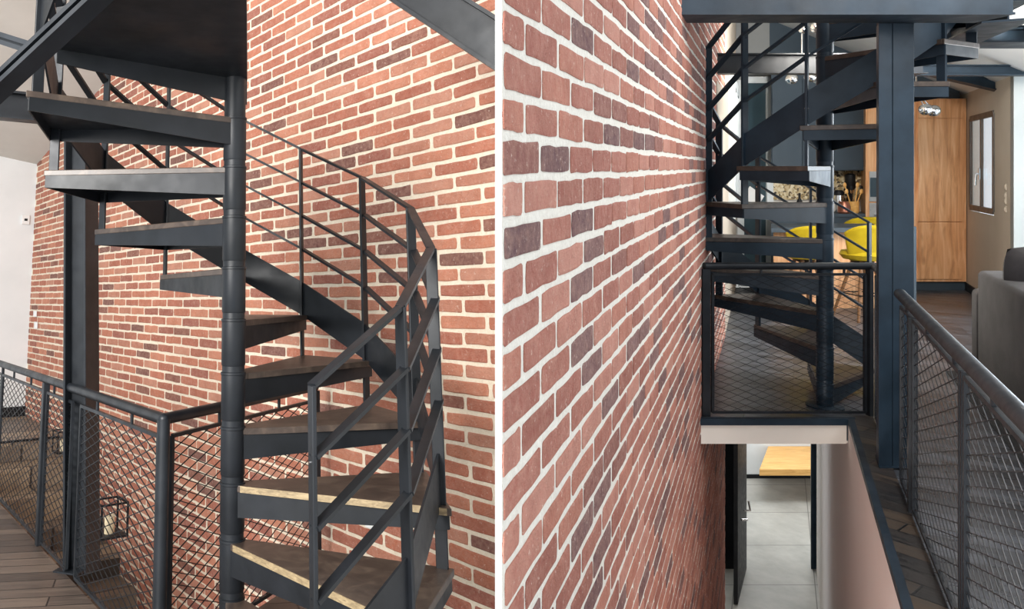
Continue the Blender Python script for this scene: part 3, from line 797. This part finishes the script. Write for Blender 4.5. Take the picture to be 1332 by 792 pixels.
fe = at(1312, 30, 4.25); be = at(1238, 48, 5.55)
tag(MB().beam(V3((fe.x, fe.y, .87)), V3((be.x, be.y, .93)), .22, .12).build('steel_beam', STEEL_BLUE), 'dark steel beam running back from the right end of the fascia beam', 'beam')
# ---- kitchen
YK = 10.3
def KX(x, Y=YK): return at(x, 218, Y).x
def KZ(y, Y=YK): return (218-y)/1000*Y
struct(MB().box((KX(940), YK+.62, FR), (KX(1330), YK+.72, 2.4)).build('wall_back', CREAM))
struct(MB().box((KX(938, 10.7), 10.7, KZ(97, 10.7)), (KX(1001, 10.7), 10.9, 2.3)).build('trim_7', GREYP))
struct(MB().box((KX(1001, 10.7), 10.7, KZ(72, 10.7)), (KX(1128, 10.7), 10.9, 2.3)).build('trim_8', CABDARK))
# tall oak cabinet
T = thing('tall_cabinet', V3((KX(1224), YK+.3, FR)), 'tall wild-oak kitchen cabinet beside the window wall', 'cabinet')
MB().sbox((KX(1186, YK+.02), YK+.02, FR+.12), (KX(1257, YK+.02), YK+.6, KZ(128))).build('carcass', OAK, T)
MB().sbox((KX(1194)+.003, YK, KZ(154)+.004), (KX(1252), YK+.02, KZ(129))).build('door', OAK, T, bevel=.002)
MB().sbox((KX(1194)+.003, YK, KZ(288.5)+.004), (KX(1252), YK+.02, KZ(154)-.004)).build('door', OAK, T, bevel=.002)
MB().sbox((KX(1194)+.003, YK, KZ(363)), (KX(1252), YK+.02, KZ(288.5)-.004)).build('door', OAK, T, bevel=.002)
MB().sbox((KX(1186, YK+.06), YK+.06, FR), (KX(1257, YK+.06), YK+.08, FR+.12)).build('plinth', CABDARK, T)
struct(MB().prism([V3((KX(1150), YK+.1, KZ(129))), V3((KX(1257), YK+.1, KZ(129))), V3((KX(1257), YK+.1, KZ(118))), V3((KX(1150), YK+.1, 1.5))],
    [V3((KX(1150), YK+.13, KZ(129))), V3((KX(1257), YK+.13, KZ(129))), V3((KX(1257), YK+.13, KZ(118))), V3((KX(1150), YK+.13, 1.5))]).build('trim_6', CABDARK))
# oven column
T = thing('oven_cabinet', V3((KX(1160), YK+.3, FR)), 'oak oven housing with pale appliances, half hidden behind the steel column', 'cabinet')
MB().sbox((KX(1126, YK+.02), YK+.02, FR), (KX(1186, YK+.02)-.004, YK+.6, KZ(128))).build('carcass', OAK, T)
ov = MB().sbox((KX(1131), YK, KZ(262)), (KX(1186)-.01, YK+.02, KZ(223))).build('oven', APPL, T)
MB().sbox((KX(1132, YK-.006), YK-.006, KZ(256)), (KX(1186, YK-.006)-.02, YK, KZ(231))).build('oven_glass', OVENGLASS, ov)
ov = MB().sbox((KX(1131), YK, KZ(345)), (KX(1186)-.01, YK+.02, KZ(264))).build('oven', APPL, T)
MB().sbox((KX(1133, YK-.006), YK-.006, KZ(320)), (KX(1183, YK-.006), YK, KZ(294))).build('oven_glass', OVENGLASS, ov)
MB().tube(V3((KX(1134), YK-.03, KZ(279))), V3((KX(1184), YK-.03, KZ(279))), .014, 8).build('handle', CHROME, ov)
# panel beside it, dark post right of the column
tag(MB().sbox((KX(1185,8.5), 8.5, FR), (KX(1192,8.5), 8.56, KZ(295,8.5))).build('partition_panel', CABDARK), 'narrow blue-grey panel standing just right of the steel column', 'panel')
# wall cabinets
T = thing('wall_cabinet', V3((KX(1064), YK+.3, KZ(222))), 'dark blue-grey kitchen wall cabinets above the terrazzo splashback', 'cabinet')
MB().sbox((KX(1003, YK+.27), YK+.27, KZ(222)), (KX(1126, YK+.27)-.004, YK+.6, KZ(70))).build('carcass', CABDARK, T)
for a, b in ((1004,1044),(1044,1085),(1085,1125)):
    MB().sbox((KX(a, YK+.25)+.006, YK+.25, KZ(221)), (KX(b, YK+.25)-.006, YK+.27, KZ(100))).build('door', CABDARK, T, bevel=.002)
tag(MB().sbox((KX(1003, YK+.57), YK+.57, KZ(262)), (KX(1126, YK+.57)-.004, YK+.618, KZ(222))).build('splashback', TERRAZZO), 'speckled beige terrazzo splashback behind the worktop', 'splashback')
T = thing('base_cabinet', V3((KX(1064), YK+.3, FR)), 'dark blue-grey kitchen base units under the worktop', 'cabinet')
MB().sbox((KX(1003, YK+.02), YK+.02, FR), (KX(1126, YK+.02)-.004, YK+.6, -.66)).build('carcass', CABDARK, T)
tag(MB().sbox((KX(1003), YK, -.66), (KX(1126)-.004, YK+.6, -.62)).build('worktop', CABDARK), 'dark kitchen worktop against the splashback', 'worktop')
# utensils on the worktop (worktop height seen at y~ 276)
def lathe_thing(name, x, Y, z, prof, mat, label, cat, part='body'):
    b = V3((KX(x, Y), Y, z)); T = thing(name, b, label, cat); MB().lathe(b, prof, 20).build(part, mat, T, smooth=True); return T, b
zt = -.62; yk = YK+.3
T, b = lathe_thing('canister', 1091, yk, zt, [(.05,0),(.06,.01),(.06,.24),(.05,.25)], CHROME, 'steel canister with black lid on the kitchen worktop', 'canister')
MB().lathe(b, [(.062,.25),(.062,.28),(.04,.31),(.01,.31)], 20).build('lid', BLACK, T, smooth=True)
T, b = lathe_thing('utensil_jar', 1110, yk-.12, zt, [(.05,0),(.065,.02),(.065,.16),(.055,.16),(.055,.03)], OAKP, 'wooden jar full of cooking spoons on the worktop', 'jar')
for i in range(9):
    a = i*.7; tip = b+V3((math.cos(a)*.11, math.sin(a)*.05, .34+.05*math.sin(i*2.1)))
    u_ = MB().tube(b+V3((math.cos(a)*.02, 0, .05)), tip, .007, 6).ball(tip, .024, 8, 6, (1,.4,1.5)); u_.build('spoon', OAKP if i % 3 else BLACK, T, smooth=True)
T, b = lathe_thing('pepper_mill', 1106, yk+.16, zt+.0, [(.05,0),(.05,.12),(.035,.2),(.035,.3),(.06,.34),(.06,.52),(.03,.54)], BLACK, 'tall black mill behind the wooden spoons', 'mill')
T, b = lathe_thing('bottle', 1040, yk, zt, [(.03,0),(.035,.01),(.035,.15),(.014,.2),(.014,.27),(.01,.27)], BLACK, 'small dark bottle standing before the splashback', 'bottle')
T, b = lathe_thing('copper_pot', 1098, yk-.2, zt, [(.06,0),(.075,.02),(.07,.1),(.05,.16),(.02,.17)], m_simple('copper', rgb(150,96,76), .3, .7), 'small copper pot between the canister and the wooden spoons', 'pot')
# breakfast bar
YB = 8.9
T = thing('breakfast_bar', V3((KX(1070, YB), YB+.3, FR)), 'oak fronted breakfast bar with dark counter top behind the spiral stair', 'counter')
MB().sbox((KX(1006, YB+.12), YB+.12, FR), (KX(1142, YB+.12), YB+.6, KZ(302,YB))).build('front_panel', OAK, T)
MB().sbox((KX(1003, YB-.05), YB-.05, KZ(302,YB)), (KX(1146, YB-.05), YB+.65, KZ(296,YB))).build('counter_top', CABDARK, T, bevel=.003)
# bar stools
def stool(x, Y, ytop, ybot, label, sc_=1.0):
    base = V3((KX(x, Y), Y, FR)); T = thing('bar_stool', base, label, 'stool', None)
    zs = KZ(ybot, Y)                              # underside of the shell
    zt_s = KZ(ytop, Y); w_ = .24*sc_; hgt = zt_s-zs
    def fn(u, v):
        # wrap-around shell: u round the back, v up
        a = math.radians(200+140*u); r = w_*(.70+.35*v**.7); f = 1-.22*(abs(u-.5)*2)**3*v
        return base+V3((math.cos(a)*r*1.02, math.sin(a)*r*.95+.02, zs-FR+hgt*v*f))
    MB().grid(fn, 20, 10).build('back_shell', YELLOW, T, smooth=True, solid=.035)
    MB().lathe(base, [(.05, zs-FR-.01), (w_*.72, zs-FR), (w_*.86, zs-FR+.05), (w_*.8, zs-FR+.09), (.03, zs-FR+.1)], 24).build('seat', YELLOW, T, smooth=True)
    MB().lathe(base, [(.04, zs-FR-.06), (.11, zs-FR-.012), (.02, zs-FR-.01)], 14).build('seat_mount', BLACK, T, smooth=True)
    for i in (-1, 1):
        for j in (-1, 1):
            MB().tube(base+V3((i*.06, j*.06, zs-FR-.02)), base+V3((i*.19, j*.19, .0)), .019, 8, .013).build('leg', LEGWOOD, T, smooth=True)
    fr = MB(); z = .28
    for a, b in (((-1,-1),(1,-1)),((1,-1),(1,1)),((1,1),(-1,1)),((-1,1),(-1,-1))):
        fr.tube(base+V3((a[0]*.15, a[1]*.15, z)), base+V3((b[0]*.15, b[1]*.15, z)), .007, 6)
    fr.build('footrest', BLACK, T)
stool(1122, 8.35, 291, 337, 'large mustard yellow bar stool just left of the steel column, nearest of the stools')
stool(1046, 8.5, 292, 335, 'mustard yellow bar stool seen left of the spiral stair pole')
stool(1118, 9.95, 281, 318, 'mustard yellow bar stool on the far side of the breakfast bar')
# pendant lights
def pendant(x, y, Y, r, label, n=3, spread=.16):
    c0 = at(x, y, Y); T = thing('pendant_lamp', c0, label, 'lamp'); hub = c0+up*.22+V3((-.06, 0, 0))
    MB().tube(hub, hub+up*.45, .008, 8).build('stem', CHROME, T)
    MB().ball(hub, .025, 12, 8).build('hub', CHROME, T, smooth=True)
    for i in range(n):
        g = c0+V3(((i-(n-1)/2)*spread, (.05, -.05, .02)[i % 3], .01*(i % 2)))
        q = MB().tube(hub, g+(hub-g).normalized()*r*.9, .006, 8).build('arm', CHROME, T)
        MB().ball(g, r, 24, 16).build('globe', CHROME, q, smooth=True)
pendant(1199, 144, 8.6, .064, 'chrome globe pendant cluster in front of the tall oak cabinet', 3, .15)
pendant(1050, 102, 8.6, .06, 'small chrome globe pendant cluster seen between the stair balusters', 3, .14)
pendant(1056, 37, 7.6, .04, 'topmost small chrome spotlight cluster under the upper landing', 3, .05)
# left back: plaster, windows
Ye = 7.5
pA, pB = RP(cw_, 7.4), V3((KX(1004), YK+.62, 0))
pB = V3((KX(958, YK+.62), YK+.62, 0))
wn = (pB-pA).normalized(); wnn = V3((wn.y, -wn.x, 0))
struct(MB().prism([pA+up*FR, pB+up*FR, pB+up*FR-wnn*.1, pA+up*FR-wnn*.1], [pA+up*2.4, pB+up*2.4, pB+up*2.4-wnn*.1, pA+up*2.4-wnn*.1]).build('wall_far_left', TAUPE))
# plaster reveal set against bricks
rv = [RP(cw_+.012, 6.35), RP(cw_+.012, 7.42), RP(cw_+.0, 7.42), RP(cw_+.0, 6.35)]
struct(MB().prism([q+up*-.62 for q in rv], [q+up*.72 for q in rv]).build('trim_5', TAUPE))
def framed(name, a, b, z0, z1, fw_, nrm, mf, mg, bars=(.5,), dp=.03):
    a, b = V3(a), V3(b); d = (b-a).normalized(); L = (b-a).length; n = V3(nrm).normalized()
    f = MB()
    for p_, q_ in ((a+up*z0, b+up*z0), (a+up*z1, b+up*z1)): f.obox((p_+q_)/2, d*L/2, n*dp, up*fw_/2)
    for t in (0,)+bars+(1,): c_ = a+d*L*t; f.obox(c_+up*(z0+z1)/2, d*fw_/2, n*dp*1.05, up*(z1-z0)/2)
    o = struct(f.build(name, mf))
    MB().obox(a+d*L/2+up*(z0+z1)/2, d*L/2, n*.006, up*(z1-z0)/2).build('pane', mg, o)
    return o
w1 = pA+wn*1.2+wnn*.03; w2 = pA+wn*3.0+wnn*.03
framed('window_1', w1, w2, -.5, .95, .12, wnn, FRAMEW, GLASS_DARK, (.5,))
a, b = V3((KX(962, YK+.55), YK+.55, 0)), V3((KX(1000, YK+.55), YK+.55, 0))
framed('window_2', a, b, FR+.02, KZ(98), .09, V3((0,-1,0)), FRAMEW, GLASS_DARK, ())
q = at(980, 256, YK+.5)
tag(MB().obox(q, V3((.1,0,-.07)), V3((0,.004,0)), V3((.05,0,.08))).build('paper_sheet', WHITEP), 'white sheet of paper stuck on the dark glass door', 'paper')
# window wall on the right
cR = 2.58
ww = MB()
def wseg(y0, y1, z0, z1):
    ww.prism([RP(cR, y0, z0), RP(cR, y1, z0), RP(cR+.03, y1, z0), RP(cR+.03, y0, z0)], [RP(cR, y0, z1), RP(cR, y1, z1), RP(cR+.03, y1, z1), RP(cR+.03, y0, z1)])
def Yat(x, c=cR): return c*1000/(x-1008)
yl, yr = Yat(1262.5), Yat(1293)
zt1 = (218-143)/1000*yr; zb1 = (218-281)/1000*yr; 
zt0 = (218-153)/1000*yl
wseg(Yat(1318), yr, FR, zr(cR)); wseg(yl, YK+.7, FR, zr(cR)+.1); wseg(yr, yl, FR, zb1); wseg(yr, yl, zt1, zr(cR)+.1)
struct(ww.build('wall_window_side', TAUPE))
fr_ = framed('window_3', RP(cR+.0, yr), RP(cR+.0, yl), zb1+.05, zt1-.04, .07, nR, FRAMEG, GLASS, (.5,), .012)
hn = MB(); hc = RP(cR-.03, (yr+yl)/2, -.08)
hn.tube(hc, hc+V3((-.04,0,0)), .012, 8).tube(hc+V3((-.04,0,0)), hc+V3((-.05,.0,-.14)), .011, 8); hn.obox(hc+V3((.0,0,.0)), nR*.008, dR*.02, up*.07)
hn.build('window_handle', CHROME, fr_, smooth=True)
# return pillar at the right edge
yq = Yat(1318)
struct(MB().prism([RP(cR, yq-.02, FR), RP(cR+3.6, yq-.5, FR), RP(cR+3.6, yq+.1, FR), RP(cR, yq+.1, FR)], [RP(cR, yq-.02, 1.0), RP(cR+3.6, yq-.5, 1.0), RP(cR+3.6, yq+.1, 1.0), RP(cR, yq+.1, 1.0)]).build('wall_pillar', PILLAR))
struct(MB().prism([RP(5.2, 1.5, FR), RP(5.2, 8.4, FR), RP(5.3, 8.4, FR), RP(5.3, 1.5, FR)], [RP(5.2, 1.5, 1.0), RP(5.2, 8.4, 1.0), RP(5.3, 8.4, 1.0), RP(5.3, 1.5, 1.0)]).build('wall_living', PLASTER))
# little switches on taupe wall
for i, yy in enumerate((243, 254, 261, 272)):
    yv = Yat(1308); p = RP(cR-.004, yv, (218-yy)/1000*yv)
    T = thing('light_switch', p, ('topmost', 'second from top', 'third from top', 'lowest')[i]+' pale switch of the column on the taupe wall beside the window', 'switch', None)
    MB().obox(p, nR*.006, dR*.04, up*.035, .002).build('cover_plate', TAUPE, T)
    MB().obox(p-nR*.008, nR*.003, dR*.022, up*.02).build('rocker', TAUPE, T)
# black box / bin beside sofa? baseboard and radiator-like low unit
struct(MB().prism([RP(cR-.02, 8.3, FR), RP(cR, 8.3, FR), RP(cR, YK+.6, FR), RP(cR-.02, YK+.6, FR)], [RP(cR-.02, 8.3, FR+.1), RP(cR, 8.3, FR+.1), RP(cR, YK+.6, FR+.1), RP(cR-.02, YK+.6, FR+.1)]).build('baseboard_right', BLACK))

# ---- sofa
def sofa():
    # end panel faces the guard; its near edge runs out of the frame
    cS = 1.62
    YS0, YS1 = 2.6, 6.15
    T = thing('sofa', RP(cS+.4, 4.5, FR), 'dark grey velvet sofa standing at the right edge beyond the guard rail', 'sofa')
    def cush(c0, c1, y0, y1, z0, z1, name, bev=.05, mat=SOFA):
        m = MB().prism([RP(c0,y0,z1), RP(c1,y0,z1), RP(c1,y1,z1), RP(c0,y1,z1)], [RP(c0,y0,z0), RP(c1,y0,z0), RP(c1,y1,z0), RP(c0,y1,z0)])
        o = m.build(name, mat, T); md = o.modifiers.new('b', 'BEVEL'); md.width = bev; md.segments = 4
        for p_ in o.data.polygons: p_.use_smooth = True
        return o
    cush(cS, cS+.22, YS0, YS1, FR+.07, FR+.83, 'backrest', .035)
    cush(cS+.2, cS+1.0, YS0, YS1-.02, FR+.07, FR+.30, 'base', .03)
    for i in range(3):
        y0 = YS0+.05+i*1.1; cush(cS+.22, cS+1.0, y0, y0+1.08, FR+.30, FR+.45, 'seat_cushion', .05)
    cush(cS+.0, cS+1.0, YS1+.005, YS1+.2, FR+.07, FR+.66, 'armrest', .04)
    for c_, y_ in ((cS+.08, YS0+.2), (cS+.9, YS0+.2), (cS+.08, YS1-.1), (cS+.9, YS1-.1)):
        b = RP(c_, y_, FR+.014); MB().tube(b, b+up*.07, .02, 10).build('leg', BLACK, T)
sofa()
def pillow(x, y, Y, label):
    c = at(x, y, Y); T_ = MB()
    def fn(u, v):
        a, b = u*2-1, v*2-1; th = .10*(1-a**4)*(1-b**4)
        return c+V3((a*.26*(1-.1*b*b), 0, b*.2*(1-.1*a*a)))+V3((0, -th, .0))
    def fb(u, v):
        a, b = u*2-1, v*2-1; th = .10*(1-a**4)*(1-b**4)
        return c+V3((a*.26*(1-.1*b*b), 0, b*.2*(1-.1*a*a)))+V3((0, th, .0))
    T_.grid(fn, 14, 12); T_.grid(fb, 14, 12)
    tag(T_.build('throw_pillow', SOFA, smooth=True), label, 'cushion')
pillow(1352, 356, 5.6, 'grey throw pillow leaning on the sofa backrest at the right edge')
rg = [RP(1.38, 2.0), RP(2.62, 2.0), RP(2.62, 6.2), RP(1.38, 6.2)]
tag(MB().prism([q+up*(FR+.014) for q in rg], [q+up*(FR+.001) for q in rg]).build('rug', RUGM), 'black rug under the sofa', 'rug')

# =================================================================== light
def area(name, loc, target, size, sizey, power, col):
    l = bpy.data.lights.new(name, 'AREA'); l.shape = 'RECTANGLE'; l.size = size; l.size_y = sizey; l.energy = power; l.color = col
    o = bpy.data.objects.new(name, l); COL.objects.link(o); o.location = loc
    o.rotation_euler = (V3(target)-V3(loc)).to_track_quat('-Z', 'Y').to_euler(); return o
W = bpy.data.worlds.new('world'); sc.world = W; W.use_nodes = True
bg = W.node_tree.nodes['Background']; bg.inputs[0].default_value = (.86, .93, 1.0, 1); bg.inputs[1].default_value = 1.22
area('fill_left', (-3.2, -1.0, 1.6), (-.5, 5.5, -.8), 3.0, 2.4, 720, (1, .97, .93))  # added lamp behind the eye to brighten the left room; no window
area('fill_partition', (-.2, -1.5, 2.0), (1.0, 2.0, -.5), 2.0, 1.6, 22, (1, .98, .96))  # added lamp near the eye to whiten the partition nose
area('fill_well_bricks', (4.2, 2.6, 1.6), (2.2, 4.4, -1.6), 1.6, 1.6, 75, (1, .96, .92))  # unseen overhead lamp added to even the light on the right bricks
area('fill_living', (RP(4.6, 5.6).x, 5.6, .1), (RP(.8, 6.5).x, 6.5, -.4), 1.6, 1.6, 110, (.95, .98, 1))  # added area lamp standing in for daylight from the unseen right side
area('bay_window_daylight', (RP(5.0, 7.6).x, 7.6, .0), (RP(1.0, 3.0).x, 3.0, -1.4), 1.8, 1.8, 130, (.72, .86, 1))
area('fill_kitchen', (RP(1.2, 5.9).x, 5.9, 1.36), (RP(1.6, 9.8).x, 9.8, -.6), 1.0, .8, 235, (1, .95, .88))  # extra lamp kept above the view to brighten the kitchen and oak
area('fill_well_wall', RP(-.05, .7, -2.3), RP(.5, 4.2, -3.0), .7, .7, 95, (1, .95, .92))  # low lamp added out of view to lift the dark well wall
area('fill_corridor', (RP(.2, 10.2).x, 10.2, -1.9), (RP(.2, 10.2).x, 10.2, -4.6), 1.2, .8, 60, (.95, .98, 1))  # unseen lamp added to light the lower corridor

vs = sc.view_settings
sc.display_settings.display_device = 'sRGB'
vs.view_transform = 'Standard'; vs.look = 'None'; vs.gamma = 1; vs.use_curve_mapping = False; vs.exposure = 0.0
for o in sc.objects:
    if '_base' in o: del o['_base']
